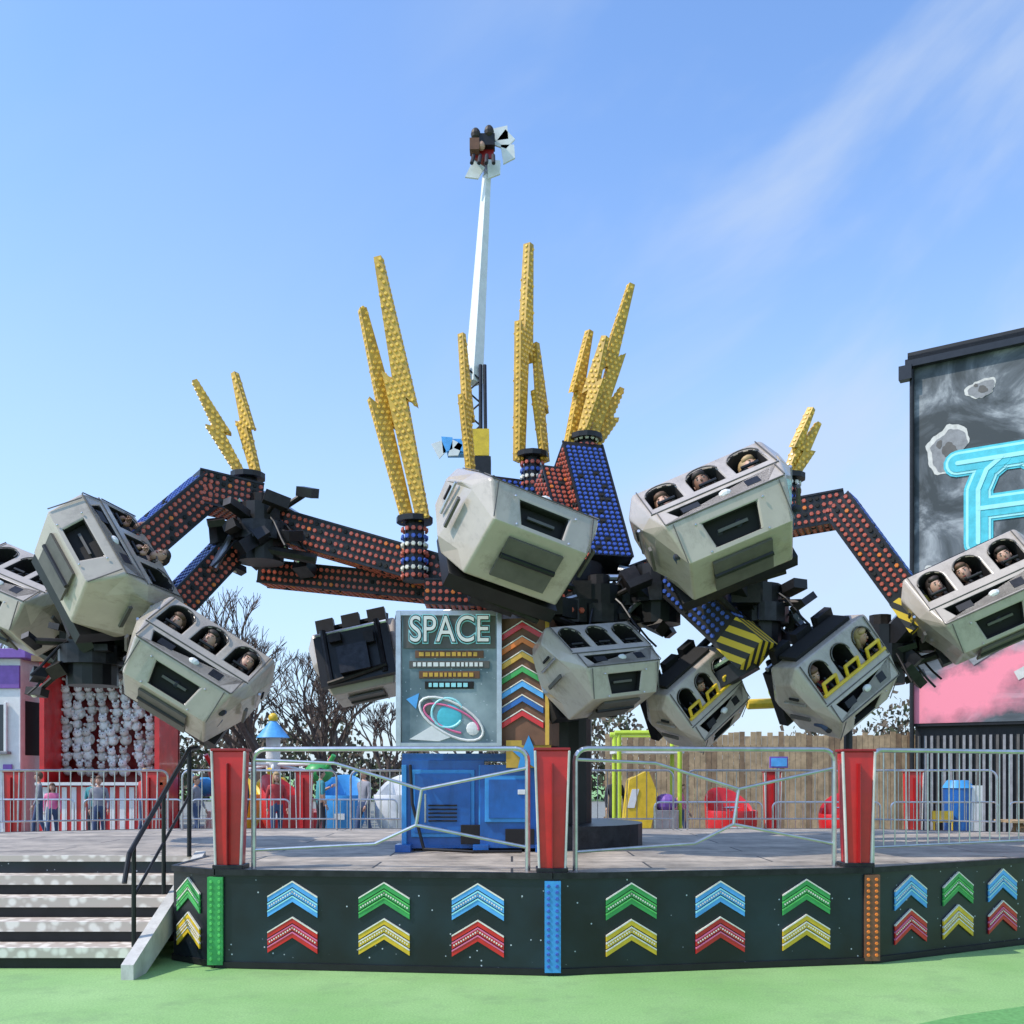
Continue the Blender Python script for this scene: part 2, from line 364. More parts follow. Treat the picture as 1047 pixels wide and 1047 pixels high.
def hoop(a,c,style=0,m=.2,hgt=1.02,z0=H,rr=.022):
    a=Vector(a);c=Vector(c); d=(c-a).normalized(); a=a+d*m; c=c-d*m; Lg=(c-a).length; r=.1
    P=lambda u,z:(a.x+d.x*u,a.y+d.y*u,z0+z)
    pts=[P(0,0)]
    for k in range(5):
        t=R(90*k/4); pts.append(P(r-r*math.cos(t),hgt-r+r*math.sin(t)))
    for k in range(5):
        t=R(90*k/4); pts.append(P(Lg-r+r*math.sin(t),hgt-r+r*math.cos(t)))
    pts.append(P(Lg,0))
    b=MB(); b.path(pts,rr,'steel')
    if style==0:
        b.path([P(0,.93),P(Lg*.30,.90),P(Lg*.62,.68),P(Lg,.86)],.014,'steel'); b.path([P(Lg*.62,.68),P(Lg*.60,.38),P(Lg*.45,.22),P(0,.16)],.014,'steel')
        b.path([P(Lg*.60,.38),P(Lg,.2)],.014,'steel')
    else:
        b.path([P(0,.16),P(Lg,.16)],.012,'steel')
        for k in range(1,int(Lg/.14)): b.tube(P(k*.14,.16),P(k*.14,hgt),.007,'steel',n=5)
    b.obj('safety_railing',smooth=True)
hoop(front[0],front[1]); hoop(front[1],front[2]); hoop(front[2],front[3],1); hoop(front[3],front[4],1)
back=[(6.6,13.1),(4.8,13.95),(2.4,13.95),(0,13.95),(-2.4,13.95),(-4.8,13.95),(-7.2,13)]
for i,(a,c) in enumerate(zip(back,back[1:])):
    hoop(c,a,1,.1,.85,rr=.015)
# ------------------------------------------------------------ the ride
ride=empty('spinning_space_ride',(0.4,11.3,H))
def par(o):
    o.parent=ride; o.matrix_parent_inverse=Matrix.Translation((-0.4,-11.3,-H)); return o
rcap=random.Random(77)
def lightbeam(name,p0,p1,w,h,top='capblue',side='capred',pitch=.07,up=Vector((0,0,1)),hz=0,body='black'):
    p0=Vector(p0);p1=Vector(p1);b=MB(); F=frame(p1-p0,up); Lg=(p1-p0).length
    b.beam(p0,p1,w,h,body,up)
    if hz:
        b.beam(p1-(p1-p0).normalized()*hz,p1+(p1-p0).normalized()*.02,w+.03,h+.03,'hazard',up)
    ex,ey,ez=F.col[0],F.col[1],F.col[2]
    nl=int((Lg-hz)/pitch)
    for (nv,off,cr,span,mat) in((ez,h/2,ey,w,top),(-ez,h/2,ey,w,side),(ey,w/2,ez,h,side),(-ey,w/2,ez,h,side)):
        nr=max(2,int(span/pitch))
        for i in range(nl):
            for j in range(nr):
                c=p0+ex*(pitch*(i+.5))+nv*off+cr*((j+.5)/nr-.5)*span*.95
                q=rcap.random(); b.cap(c,nv,pitch*.38,'cavity' if q<.07 else ('orange' if q<.13 and mat=='capred' else mat))
    for sy in(-1,1):
        for sz in(-1,1):
            o=ey*sy*w/2+ez*sz*h/2; b.beam(p0+o,p1+o,.022,.022,'darksteel',up)
    return par(b.obj(name,fixn=False))
HUB=Vector((.55,11.2,3.75))
lightbeam('arm_beam',(-.25,10.95,3.72),(-3.1,11.35,4.62),.42,.34,'capblue','capred')
lightbeam('arm_beam',(-.2,11.5,3.72),(-3.0,11.8,4.05),.36,.26,'capblue','capred')
lightbeam('arm_elbow',(-2.95,11.3,4.75),(-3.55,10.9,4.80),.44,.36,'capblue','capred')
lightbeam('arm_elbow',(-3.4,11.0,4.86),(-4.05,10.35,3.95),.40,.34,'capblue','capred')
lightbeam('arm_elbow',(-3.2,11.2,4.25),(-3.85,10.6,3.25),.36,.30,'capblue','capred')
lightbeam('arm_beam',(1.06,11,3.95),(.80,11.9,5.50),.50,.40,'capblue','capred')
lightbeam('arm_beam',(.72,11.0,3.9),(.45,11.7,5.2),.30,.30,'capred','capred')
lightbeam('arm_beam',(.2,11.5,3.9),(-.1,12.2,5.2),.40,.34)
lightbeam('arm_beam',(1.3,11.2,3.8),(3.1,11.35,4.5),.36,.32)
lightbeam('arm_elbow',(3.0,11.3,4.55),(3.75,11.0,4.62),.36,.34)
lightbeam('arm_elbow',(3.68,11.0,4.66),(4.45,10.5,3.25),.36,.32,hz=.36)
lightbeam('arm_elbow',(1.75,10.6,3.75),(2.50,10.0,2.85),.36,.34,'capblue','capblue',hz=.36)
lightbeam('arm_beam',(-.95,10.75,3.62),(.75,10.75,3.55),.3,.26,'capblue','capred')
# collars under bolts
b=MB()
for (x,y,z0,z1) in((-3.05,11.3,4.75,5.1),(-1.07,10.75,3.75,4.45),(-.5,12.0,4.6,5.25),(.25,12.1,4.9,5.6),(.9,11.9,5.3,5.75),(3.2,11.35,4.6,5.1)):
    b.tube((x,y,z0),(x,y,z1),.13,'darksteel',.10,n=12)
    b.tube((x,y,z1-.06),(x,y,z1),.2,'black',n=12)
    k=0; z=z0+.05
    while z<z1-.06:
        for i in range(12):
            a=2*math.pi*i/12; d=Vector((math.cos(a),math.sin(a),0)); b.cap(Vector((x,y,z))+d*.135,d,.028,('capred','capwhite','capblue')[k%3])
        z+=.085;k+=1
par(b.obj('bolt_collars'))
def inpoly(x,y,P):
    r=False;j=len(P)-1
    for i in range(len(P)):
        if (P[i][1]>y)!=(P[j][1]>y) and x<(P[j][0]-P[i][0])*(y-P[i][1])/(P[j][1]-P[i][1])+P[i][0]: r=not r
        j=i
    return r
def bolt(T,B,w=1.0,yaw=0,flip=1,jog=.5):
    T=Vector(T);B=Vector(B);Lg=(T-B).length
    z=(T-B).normalized(); nrm=Vector((math.sin(R(yaw)),-math.cos(R(yaw)),0)); x=nrm.cross(z)*-1; x.normalize(); nrm=z.cross(x)*-1
    M=Matrix((x,nrm*-1,z)).transposed().to_4x4(); M.translation=B
    P=[(-.035,1),(.045,1),(.15,1-jog-.08),(.055,1-jog-.04),(.075,0),(-.05,0),(-.15,1-jog+.08),(-.055,1-jog+.04)]
    P=[(a*w*flip,t*Lg) for a,t in P]
    b=MB(); th=.05*w
    b.prism(P,-th,th,'boltyel',M)
    s=.062
    for i in range(-5,6):
        for j in range(int(Lg/s)+1):
            u=(i+.5*(j%2))*s; v=(j+.5)*s
            if inpoly(u+.012,v,P) and inpoly(u-.012,v,P):
                for q in(-1,1):
                    c=M@Vector((u,q*th,v)); b.cap(c,(M.to_3x3()@Vector((0,q,0))),.022,'capyel',5)
    for (a,c) in zip(P,P[1:]+P[:1]):
        a=Vector(a);c=Vector(c);k=int((c-a).length/s)
        e=(c-a).normalized()
        for i in range(k):
            p=a+(c-a)*((i+.5)/k); nn=Vector((-e.y,e.x))
            if inpoly(*(p+nn*.01),P): nn=-nn
            b.cap(M@Vector((p.x,0,p.y)),M.to_3x3()@Vector((nn.x,0,nn.y)),.02,'capyel',5)
    par(b.obj('lightning_bolt'))
bolt((-3.67,11.3,6.17),(-3.11,11.3,5.04),.75,20)
bolt((-3.26,11.5,6.34),(-2.95,11.3,5.05),.75,-30)
bolt((-1.65,10.75,6.74),(-1.15,10.7,4.4),.95,25)
bolt((-1.45,10.6,7.22),(-.98,10.65,4.4),1.05,-10,1,.5)
bolt((-.62,12,7.03),(-.50,12,5.2),.8,60)
bolt((.20,12,8.13),(.08,12.1,5.5),1.0,55,1,.45)
bolt((.29,12.2,7.0),(.40,12.1,5.5),.8,50)
bolt((.95,12.0,7.06),(.70,11.9,5.64),.85,40,-1)
bolt((1.45,11.9,7.58),(.98,11.9,5.70),.9,20,-1)
bolt((1.12,11.7,6.86),(.85,11.8,5.70),.85,-35,-1)
bolt((1.36,12.1,6.39),(1.0,12,5.6),.8,0,-1)
bolt((3.49,11.4,5.89),(3.15,11.35,5.0),.75,50,-1)
bolt((3.60,11.5,5.75),(3.25,11.35,5.05),.7,20,-1)
# --- gondola car template
prof=[(.30,.60),(-.18,.66),(-.48,.06),(-.60,-.22),(-.38,-.60),(.32,-.56),(.50,0)]
wz=lambda z: 1.0 if z>.2 else 1.0-(.2-z)/.8*.26
def faceframe(i,j):
    a=Vector((0,*prof[i]));c=Vector((0,*prof[j])); up=(a-c).normalized(); n=Vector((0,-up.z,up.y)); n=n if n.y<0 else -n
    M=Matrix((Vector((1,0,0)),-n,up)).transposed().to_4x4(); M.translation=(a+c)/2; return M
def hullmesh():
    b=MB(); xs=[(-.82,.62),(-.70,.97),(.70,.97),(.82,.62)]; k=len(prof)
    b.mi('hull');b.mi('cavity')
    cy,cz=.0,.05; vs=[]
    for x,s in xs:
        for y,z in prof:
            zz=cz+(z-cz)*s; vs.append((x*wz(z),cy+(y-cy)*s,zz))
    fs=[]
    for i in range(3):
        for j in range(k): fs.append((i*k+j,i*k+(j+1)%k,(i+1)*k+(j+1)%k,(i+1)*k+j))
    fs+=[tuple(range(k)),tuple(range(4*k-1,3*k-1,-1))]
    b.add(vs,fs,'hull')
    o=b.obj('tmp_hull')
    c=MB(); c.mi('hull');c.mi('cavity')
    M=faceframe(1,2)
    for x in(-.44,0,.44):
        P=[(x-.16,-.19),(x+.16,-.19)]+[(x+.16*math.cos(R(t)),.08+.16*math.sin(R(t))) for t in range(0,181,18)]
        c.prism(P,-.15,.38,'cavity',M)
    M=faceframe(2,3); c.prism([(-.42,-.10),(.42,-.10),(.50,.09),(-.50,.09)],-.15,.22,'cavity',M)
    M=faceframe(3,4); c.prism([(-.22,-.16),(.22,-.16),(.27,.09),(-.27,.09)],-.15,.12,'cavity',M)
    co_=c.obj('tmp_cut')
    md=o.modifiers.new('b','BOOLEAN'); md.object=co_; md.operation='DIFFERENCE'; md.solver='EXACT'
    try: md.material_mode='INDEX'
    except: pass
    bpy.context.view_layer.update()
    dg=bpy.context.evaluated_depsgraph_get(); me=bpy.data.meshes.new_from_object(o.evaluated_get(dg))
    bpy.data.objects.remove(o);bpy.data.objects.remove(co_)
    return me
HULL=hullmesh()
def detailmesh():
    b=MB()
    M=faceframe(2,3)
    b.ball((.05,.03,-.0),(.07,.05,.05),'white',10,6,M)
    b.box((-.3,.06,.0),(.18,.1,.1),'black',M); b.box((.33,.06,.0),(.14,.1,.12),'darksteel',M)
    M=faceframe(1,2)
    for x in(-.44,0,.44):
        P=[(x-.16*math.cos(R(t)),.08+.16*math.sin(R(t))) for t in range(0,181,18)]
        for a,c in zip(P,P[1:]): b.tube(M@Vector((a[0],-.003,a[1])),M@Vector((c[0],-.003,c[1])),.008,'hulldark',n=6)
        for s in(-.06,.06): b.tube(M@Vector((x+s,.03,-.19)),M@Vector((x+s*1.2,.10,-.03)),.022,'black',n=8)
        b.tube(M@Vector((x-.09,.03,-.1)),M@Vector((x+.09,.03,-.1)),.018,'black',n=8)
    for i,j in((1,2),(2,3),(3,4)):
        M=faceframe(i,j)
        w=.69*(wz(prof[i][1])+wz(prof[j][1]))/2*.96; h=(Vector(prof[i])-Vector(prof[j])).length*.9
        for x in(-w,w): b.box((x,-.0,0),(.010,.010,h),'hulldark',M)
    for i in(2,3):
        y,z=prof[i]; q=.69*wz(z); b.tube((-q,y*.97-.004,(z-.05)*.97+.05),(q,y*.97-.004,(z-.05)*.97+.05),.008,'hulldark',n=6)
    M=faceframe(3,4)
    for a in((-.28,.10),(.28,.10),(-.24,-.17),(.24,-.17)): b.ball((a[0]*1.2,-.002,a[1]*1.1),(.014,.01,.014),'steel',6,4,M)
    b.box((0,.09,-.02),(.3,.02,.03),'hulldark',M)
    for s in(-1,1):
        b.tube((s*.80,-.25,.12),(s*.80,.12,.12),.018,'steel',n=6); b.box((s*.775,-.05,-.12),(.03,.34,.05),'hulldark')
        b.box((s*.81,-.08,.2),(.02,.16,.03),'cavity')
    b.box((0,.50,-.02),(1.25,.16,.85),'black'); b.box((0,.64,-.1),(.5,.2,.45),'darksteel')
    b.tube((-.45,.58,-.4),(-.45,.58,.5),.05,'darksteel'); b.tube((.45,.58,-.4),(.45,.58,.5),.05,'darksteel')
    b.tube((-.6,.50,.46),(.6,.50,.46),.035,'steel'); b.box((.25,.66,.3),(.2,.12,.14),'grease'); b.box((-.3,.66,.2),(.16,.1,.2),'grease')
    b.tube((-.5,.62,-.3),(.5,.62,-.42),.04,'grease')
    b.box((0,.1,.655),(1.1,.3,.05),'cavity')
    for x in(-.44,0,.44): b.box((x,.32,.66),(.3,.12,.22),'black')
    # service plates below
    b.box((0,-.03,-.595),(.6,.45,.03),'hulldark'); b.tube((-.3,-.05,-.61),(.3,-.05,-.61),.03,'black')
    o=b.obj('tmp_det'); me=o.data; bpy.data.objects.remove(o); return me
DET=detailmesh()
def barmesh():
    b=MB(); M=faceframe(1,2)
    for x in(-.44,0,.44):
        b.path([M@Vector((x-.12,.0,-.2)),M@Vector((x-.12,-.07,-.06)),M@Vector((x+.12,-.07,-.06)),M@Vector((x+.12,.0,-.2))],.024,'yellow')
    b.tube(M@Vector((-.62,-.02,-.21)),M@Vector((.62,-.02,-.21)),.026,'yellow')
    o=b.obj('tmp_bar'); me=o.data; bpy.data.objects.remove(o); return me
BARS=barmesh()
# --- people
SEG=[('pelvis','spine',0),('spine','chest',0),('chest','neck',0),('neck','head',2),
 ('chest','shL',0),('shL','elL',0),('elL','wrL',3),('chest','shR',0),('shR','elR',0),('elR','wrR',3),
 ('pelvis','hipL',1),('hipL','knL',1),('knL','anL',1),('anL','toL',4),('pelvis','hipR',1),('hipR','knR',1),('knR','anR',1),('anR','toR',4)]
RAD=dict(pelvis=.13,spine=.12,chest=.135,neck=.055,head=.05,sh=.062,el=.042,wr=.027,hip=.095,kn=.06,an=.042,to=.035)
def person_mesh(J,top,bot,hair,sleeve=True,sc=1.0,longhair=False,sk='skin'):
    names=list(J); idx={n:i for i,n in enumerate(names)}
    me=bpy.data.meshes.new('sk'); me.from_pydata([J[n] for n in names],[(idx[a],idx[b_]) for a,b_,_ in SEG],[])
    o=bpy.data.objects.new('sk',me); scene.collection.objects.link(o)
    md=o.modifiers.new('s','SKIN'); md.use_smooth_shade=True
    for n in names:
        key=n if n in RAD else n[:2] if n[:2] in RAD else n[:3]
        r=RAD[key]; sv=me.skin_vertices[0].data[idx[n]]
        sv.radius=(r*(1.25 if key in('chest','pelvis','spine') else 1),r*(.85 if key in('chest','pelvis','spine') else 1)); sv.use_root=(n=='pelvis')
    ss=o.modifiers.new('u','SUBSURF'); ss.levels=1; ss.render_levels=1
    bpy.context.view_layer.update(); dg=bpy.context.evaluated_depsgraph_get(); ev=bpy.data.meshes.new_from_object(o.evaluated_get(dg)); bpy.data.objects.remove(o)
    b=MB(); ml=[top,bot,sk,top if sleeve else sk,'cloth_dark']
    vs=[v.co.copy() for v in ev.vertices]; b.v=vs[:]
    for p in ev.polygons:
        c=p.center; best=None
        for a,e,k in SEG:
            A=Vector(J[a]);E=Vector(J[e]);d=E-A;t=max(0,min(1,(c-A).dot(d)/max(d.length_squared,1e-6)));q=(A+d*t-c).length
            if best is None or q<best[0]: best=(q,k)
        b.f.append(tuple(p.vertices)); b.m.append(b.mi(ml[best[1]]))
    h=Vector(J['head'])+Vector((0,-.01,.09))
    b.ball(h,(.072,.090,.112),sk,14,9); b.ball(h+Vector((0,.026,.034)),(.086,.094,.108),hair,14,9); b.ball(h+Vector((0,-.035,.084)),(.068,.060,.042),hair,10,6)
    if longhair:
        b.ball(h+Vector((0,.06,-.10)),(.075,.045,.14),hair,10,6)
        for s in(-1,1): b.ball(h+Vector((s*.075,.01,-.07)),(.025,.04,.11),hair,8,6)
    b.ball(h+Vector((0,-.093,-.012)),(.011,.015,.022),sk,6,4)
    for s in(-1,1):
        b.ball(h+Vector((s*.03,-.081,.012)),(.011,.008,.006),'white',6,4); b.ball(h+Vector((s*.03,-.087,.012)),(.006,.004,.006),'hairdk',6,4)
        b.ball(h+Vector((s*.03,-.084,.032)),(.018,.006,.005),hair,6,4)
        b.ball(h+Vector((s*.075,.005,-.005)),(.01,.02,.03),sk,6,4)
    b.ball(h+Vector((0,-.080,-.055)),(.022,.008,.005),'reddark',6,4)
    for s,sg in(('L',-1),('R',1)):
        wv=Vector(J['wr'+s]);d=(wv-Vector(J['el'+s])).normalized(); F=frame(d)
        b.ball(wv+d*.045,(.03,.03,.045),sk,8,5)
        for k in range(4):
            p=wv+d*.08+F@Vector((0,0,(k-1.5)*.018)); ln=(.06,.072,.068,.05)[k]
            q=p+d*ln*.55; e=q+(d+Vector((0,-.5,-.2))).normalized()*ln*.5
            b.tube(p,q,.009,sk,.008,n=5); b.tube(q,e,.008,sk,.006,n=5)
        p=wv+d*.03; b.tube(p,p+(d*.6+Vector((-sg*.5,-.6,0))).normalized()*.055,.010,sk,.008,n=5)
    if sc!=1: b.v=[v*sc for v in b.v]
    o=b.obj('tmp_p',smooth=False,fixn=False); m=o.data; m.shade_smooth(); bpy.data.objects.remove(o); return m
def standing(sw=.0,arm=.0,up=False):
    J=dict(pelvis=(0,0,.95),spine=(0,0,1.13),chest=(0,0,1.32),neck=(0,0,1.46),head=(0,-.01,1.53),
     shL=(-.17,0,1.39),elL=(-.22,.02+arm,1.12),wrL=(-.22,-.06+arm*1.8,.89),shR=(.17,0,1.39),elR=(.22,.02-arm,1.12),wrR=(.22,-.06-arm*1.8,.89),
     hipL=(-.09,0,.9),knL=(-.10,-sw*.6-.02,.5),anL=(-.10,-sw+.02,.09),toL=(-.11,-sw-.13,.04),hipR=(.09,0,.9),knR=(.10,sw*.4-.03,.5),anR=(.10,sw+.03,.11),toR=(.11,sw-.12,.05))
    if up: J['elR']=(.24,-.12,1.2); J['wrR']=(.12,-.3,1.3)
    return J
WALK=[person_mesh(standing(.2,.08),'pink','denim','hairbr',longhair=True),
      person_mesh(standing(0,.02),'cloth_dark','cloth_dark','hairdk'),
      person_mesh(standing(.15,.05),'cloth_grey','denim','hairbr'),
      person_mesh(standing(.05,.0,True),'cloth_teal','cloth_dark','hairdk',False),
      person_mesh(standing(.1,.03),'cloth_red','denim','hairfair',longhair=True)]
def rider():
    return dict(pelvis=(0,.12,-.42),spine=(0,.08,-.26),chest=(0,.02,-.06),neck=(0,-.06,.07),head=(0,-.10,.14),
     shL=(-.15,0,0),elL=(-.17,-.12,-.18),wrL=(-.07,-.20,-.06),shR=(.15,0,0),elR=(.17,-.12,-.18),wrR=(.07,-.20,-.06),
     hipL=(-.08,.1,-.42),knL=(-.09,-.20,-.38),anL=(-.09,-.26,-.46),toL=(-.09,-.30,-.47),hipR=(.08,.1,-.42),knR=(.09,-.20,-.38),anR=(.09,-.26,-.46),toR=(.09,-.30,-.47))
RID=[person_mesh(rider(),'cloth_red','denim','hairbr'),person_mesh(rider(),'cloth_dark','denim','hairdk'),person_mesh(rider(),'cloth_grey','denim','hairdk',longhair=True),
     person_mesh(rider(),'cloth_teal','denim','hairfair',longhair=True),person_mesh(rider(),'cloth_dark','denim','hairdk',sk='skin2')]
rrot=random.Random(21)
def car(loc,yaw,roll,pitch,riders=(0,1,2),s=1.0,hub=None,spin=0,rup=0.0,bars=False):
    Mt=Matrix.Translation(loc)@Matrix.Rotation(R(spin),4,'Y')@Matrix.Rotation(R(yaw),4,'Z')@Matrix.Rotation(R(roll),4,'Y')@Matrix.Rotation(R(pitch),4,'X')@Matrix.Scale(s,4)
    e=empty('gondola_car')
    e.parent=ride; e.matrix_parent_inverse=Matrix.Translation((-0.4,-11.3,-H)); e.matrix_basis=Mt
    o=bpy.data.objects.new('shell',HULL); scene.collection.objects.link(o); o.parent=e
    md=o.modifiers.new('bev','BEVEL'); md.width=.03; md.segments=3; md.limit_method='ANGLE'; md.angle_limit=R(20)
    d=bpy.data.objects.new('fittings',DET); scene.collection.objects.link(d); d.parent=e
    if bars: d=bpy.data.objects.new('lap_bars',BARS); scene.collection.objects.link(d); d.parent=e
    for k,r in enumerate(riders):
        if r is None: continue
        p=bpy.data.objects.new('ride_passenger',RID[r]); scene.collection.objects.link(p)
        p.matrix_world=Mt@Matrix.Translation(((k-1)*.44+rrot.uniform(-.02,.02),-.055+rrot.uniform(-.02,.01),.12+rup+rrot.uniform(-.03,.02)))@Matrix.Rotation(R(rrot.uniform(-28,28)),4,'Z')@Matrix.Scale(1.1,4)
    if hub:
        b=MB(); A=Mt@Vector((0,.65,-.1)); Hb=Vector(hub)
        b.beam(A,Hb,.16,.2,'black'); b.tube(Mt@Vector((.3,.55,.3)),Hb+Vector((0,0,.25)),.04,'darksteel'); b.tube(Mt@Vector((-.3,.55,-.3)),Hb-Vector((0,0,.2)),.045,'grease')
        m_=(A+Hb)/2; b.tube(m_,Hb+Vector((0,0,.3)),.03,'steel'); b.box(m_,(.3,.26,.24),'grease')
        par(b.obj('car_linkage'))
hubL=(-4.3,10.7,3.25); hubC=(.95,10.7,3.35); hubR=(2.65,10.6,3.35); hubRR=(4.1,10.9,2.95); hubB=(-1.75,12.9,3.3)
car((-4.12,9.9,3.72),-14,0,-52,(4,1,None),.86,hubL,spin=57,rup=.26)
car((-3.14,9.6,2.62),8,32,-24,(0,1,2),.84,hubL)
car((-5.62,11.2,3.62),-15,22,-28,(None,)*3,.84,hubL)
car((-1.9,12.4,3.03),178,12,10,(None,)*3,.75,hubB)
car((.05,9.4,3.92),24,14,-44,(None,)*3,.93,hubC)
car((1.98,9.3,4.02),-6,-22,-26,(0,4,3),.94,hubR)
car((.87,9.9,2.68),30,-8,-24,(None,None,None),.74,hubC)
car((1.95,10.4,2.40),32,-36,16,(None,1,None),.66,hubR,bars=True)
car((3.34,10.2,2.62),24,-34,14,(0,None,3),.76,hubRR,bars=True)
car((4.88,10.2,3.42),-14,-24,-10,(2,0,1),.84,hubRR)
# hubs and machinery
b=MB(); rnd=random.Random(3)
for hx,hy,hz_ in(hubL,hubC,hubR,hubRR,hubB,(-2.85,11.1,4.35),(1.6,10.8,3.6),(-4.5,10.5,2.9)):
    b.tube((hx,hy,hz_-.32),(hx,hy,hz_+.32),.26,'black',n=16); b.tube((hx,hy,hz_-.1),(hx,hy,hz_+.1),.34,'darksteel',n=16)
    b.tube((hx,hy,hz_+.3),(hx,hy,hz_+.45),.12,'grease',n=10)
    for k in range(15):
        a=rnd.uniform(0,6.28); d=Vector((math.cos(a),math.sin(a)*.8,rnd.uniform(-.8,.7)))*rnd.uniform(.3,.62)
        Mx=Matrix.Translation(Vector((hx,hy,hz_))+d)@Euler((rnd.uniform(-.5,.5),rnd.uniform(-.8,.8),rnd.uniform(0,3))).to_matrix().to_4x4()
        b.box((0,0,0),(rnd.uniform(.1,.3),rnd.uniform(.08,.2),rnd.uniform(.06,.2)),rnd.choice(['black','darksteel','grease','black']),Mx)
        b.tube(Vector((hx,hy,hz_))+d,Vector((hx,hy,hz_))-d*.5+Vector((0,0,.2)),rnd.uniform(.018,.04),rnd.choice(['grease','darksteel','steel'] if k%4==0 else ['grease']))
        if k%5==0: b.ball(Vector((hx,hy,hz_))+d*1.05,(.04,.04,.04),'capwhite',8,5)
    for k in range(6):
        p=[]; a=rnd.uniform(0,6.28); st_=rnd.uniform(-.2,.25)
        for j in range(0,8): p.append(Vector((hx+math.cos(a)*.09*j,hy+math.sin(a)*.09*j,hz_+st_+.16*math.sin(j*.6)-.02*j)))
        b.path(p,.013,'black',6)
par(b.obj('arm_hubs'))
b=MB()
def link(a,c,w=.2): b.beam(a,c,w,w*1.1,'black'); b.tube(Vector(a)+Vector((0,0,.2)),Vector(c)+Vector((0,0,.18)),.04,'steel')
link((-4.0,10.4,4.0),hubL); link((-3.7,10.7,3.5),hubL,.16); link(HUB,hubC,.24); link((1.2,11,3.75),hubR,.26); link((2.4,10.2,2.85),hubR); link((4.3,10.5,3.3),hubRR); link((.2,11.8,3.7),hubB,.24)
link((-2.9,11.4,4.7),(-2.4,11.4,4.4),.3); link((.9,10.8,3.6),(2.6,10.7,3.6),.22); link((2.5,10.1,2.8),(2.0,10.4,2.5),.16); link((4.1,10.9,2.95),(3.0,10.9,2.75),.2)
b.tube((-3.1,10.9,4.2),(-2.2,11,4.05),.06,'grease'); b.tube((-3.3,10.8,3.9),(-3.1,11.1,4.5),.05,'steel')
b.tube((.5,11.3,H+.1),(.5,11.3,3.3),.42,'black',n=20); b.tube((.5,11.3,3.25),(.5,11.3,3.5),.95,'darksteel',n=28); b.tube((.5,11.3,3.5),(.5,11.3,4.0),.62,'black',n=20)
b.tube((.5,11.3,H),(.5,11.3,H+.25),1.0,'darksteel',n=28)
for k in range(10):
    a=k*math.pi/5; d=Vector((math.cos(a),math.sin(a),0)); c=Vector((.5,11.3,3.37)); b.box(c+d*.8+Vector((0,0,.22)),(.2,.2,.22),'grease'); b.tube(c+d*.9,c+d*.55-Vector((0,0,.9)),.05,'darksteel')
    for j in range(4): b.cap(c+d*.955+Vector((-d.y,d.x,0))*(j-1.5)*.12,d,.035,'capred')
par(b.obj('central_drive'))
# blue base with doors and SPACE sign
b=MB()
b.box((-.72,10.55,H+.02+.47),(.86,.7,.92),'blue'); b.box((.0,10.5,H+.47),(.66,.8,.86),'blue'); b.box((-.4,10.7,H+.98),(1.5,.9,.08),'blue')
b.box((-.72,10.19,H+.5),(.66,.03,.7),'bluelt'); b.box((-.72,10.17,H+.5),(.58,.03,.62),'blue')
b.box((-.05,10.085,H+.55),(.46,.03,.48),'bluelt'); b.box((-.05,10.068,H+.55),(.38,.03,.4),'blue'); b.box((.1,10.05,H+.62),(.08,.02,.05),'white')
for x in(-1.12,-.32,.32): b.box((x,10.2,H+.45),(.05,.1,.9),'bluelt'); b.box((x,10.15,H+.04),(.16,.24,.08),'blue')
b.tube((-.9,10.16,H+.3),(-.9,10.16,H+.6),.012,'steel'); b.box((-.42,10.13,H+.18),(.22,.04,.2),'cavity'); b.box((.08,10.08,H+.16),(.3,.03,.16),'cavity')
for k in range(5): b.box((-.72,10.15,H+.32+k*.04),(.3,.02,.015),'cavity')
b.path([(-1.05,10.1,H+.9),(-1.02,10.02,H+.5),(-.9,9.98,H+.04),(-.4,9.9,H+.02),(.1,9.95,H+.02)],.018,'black',6)
par(b.obj('drive_base',bevel=.012))
b=MB()
SY=10.05
b.box((-.64,SY,2.60),(.98,.08,1.34),'signbg')
for x in(-1.16,-.13): b.box((x,SY-.01,2.60),(.05,.12,1.4),'steel')
for z in(1.93,3.28): b.box((-.645,SY-.01,z),(1.06,.1,.05),'steel')
b.box((-.64,SY-.045,3.10),(.94,.012,.36),'hulldark')
rs=random.Random(2)
for k in range(4):
    w_=(.70,.82,.62,.5)[k]; z=2.86-k*.105; b.box((-.64,SY-.045,z),(w_,.01,.075),('brown','hulldark','brown','cavity')[k])
    x=-.64-w_/2+.04
    while x<-.64+w_/2-.06:
        q=rs.uniform(.025,.05); b.box((x+q/2,SY-.053,z),(q,.006,.042),('gold','white','gold','cyanlt')[k]); x+=q+.016
def ring(cx,cz,rx,rz,r,mat,t0=0,t1=360,rot=0):
    P=[]
    for k in range(25):
        t=R(t0+(t1-t0)*k/24); x=rx*math.cos(t);z=rz*math.sin(t); P.append((cx+x*math.cos(rot)-z*math.sin(rot),SY-.05,cz+x*math.sin(rot)+z*math.cos(rot)))
    b.path(P,r,mat,6)
ring(-.62,2.20,.36,.16,.014,'white',0,360,-.5); ring(-.62,2.20,.30,.11,.012,'pink',0,300,-.4); ring(-.66,2.26,.16,.15,.014,'cyanlt',20,330)
b.ball((-.64,SY-.045,2.22),(.13,.012,.13),'cyan',16,8); b.ball((-.40,SY-.045,2.1),(.07,.012,.07),'white',12,6); b.ball((-.85,SY-.045,2.32),(.06,.012,.08),'hulldark',12,6)
b.prism([(-1.05,1.99),(-.80,2.14),(-.60,2.02),(-.75,1.97)],SY-.055,SY-.042,'white'); b.prism([(-1.08,2.4),(-.95,2.46),(-.98,2.3)],SY-.055,SY-.042,'skyblue')
par(b.obj('space_sign',bevel=.003))
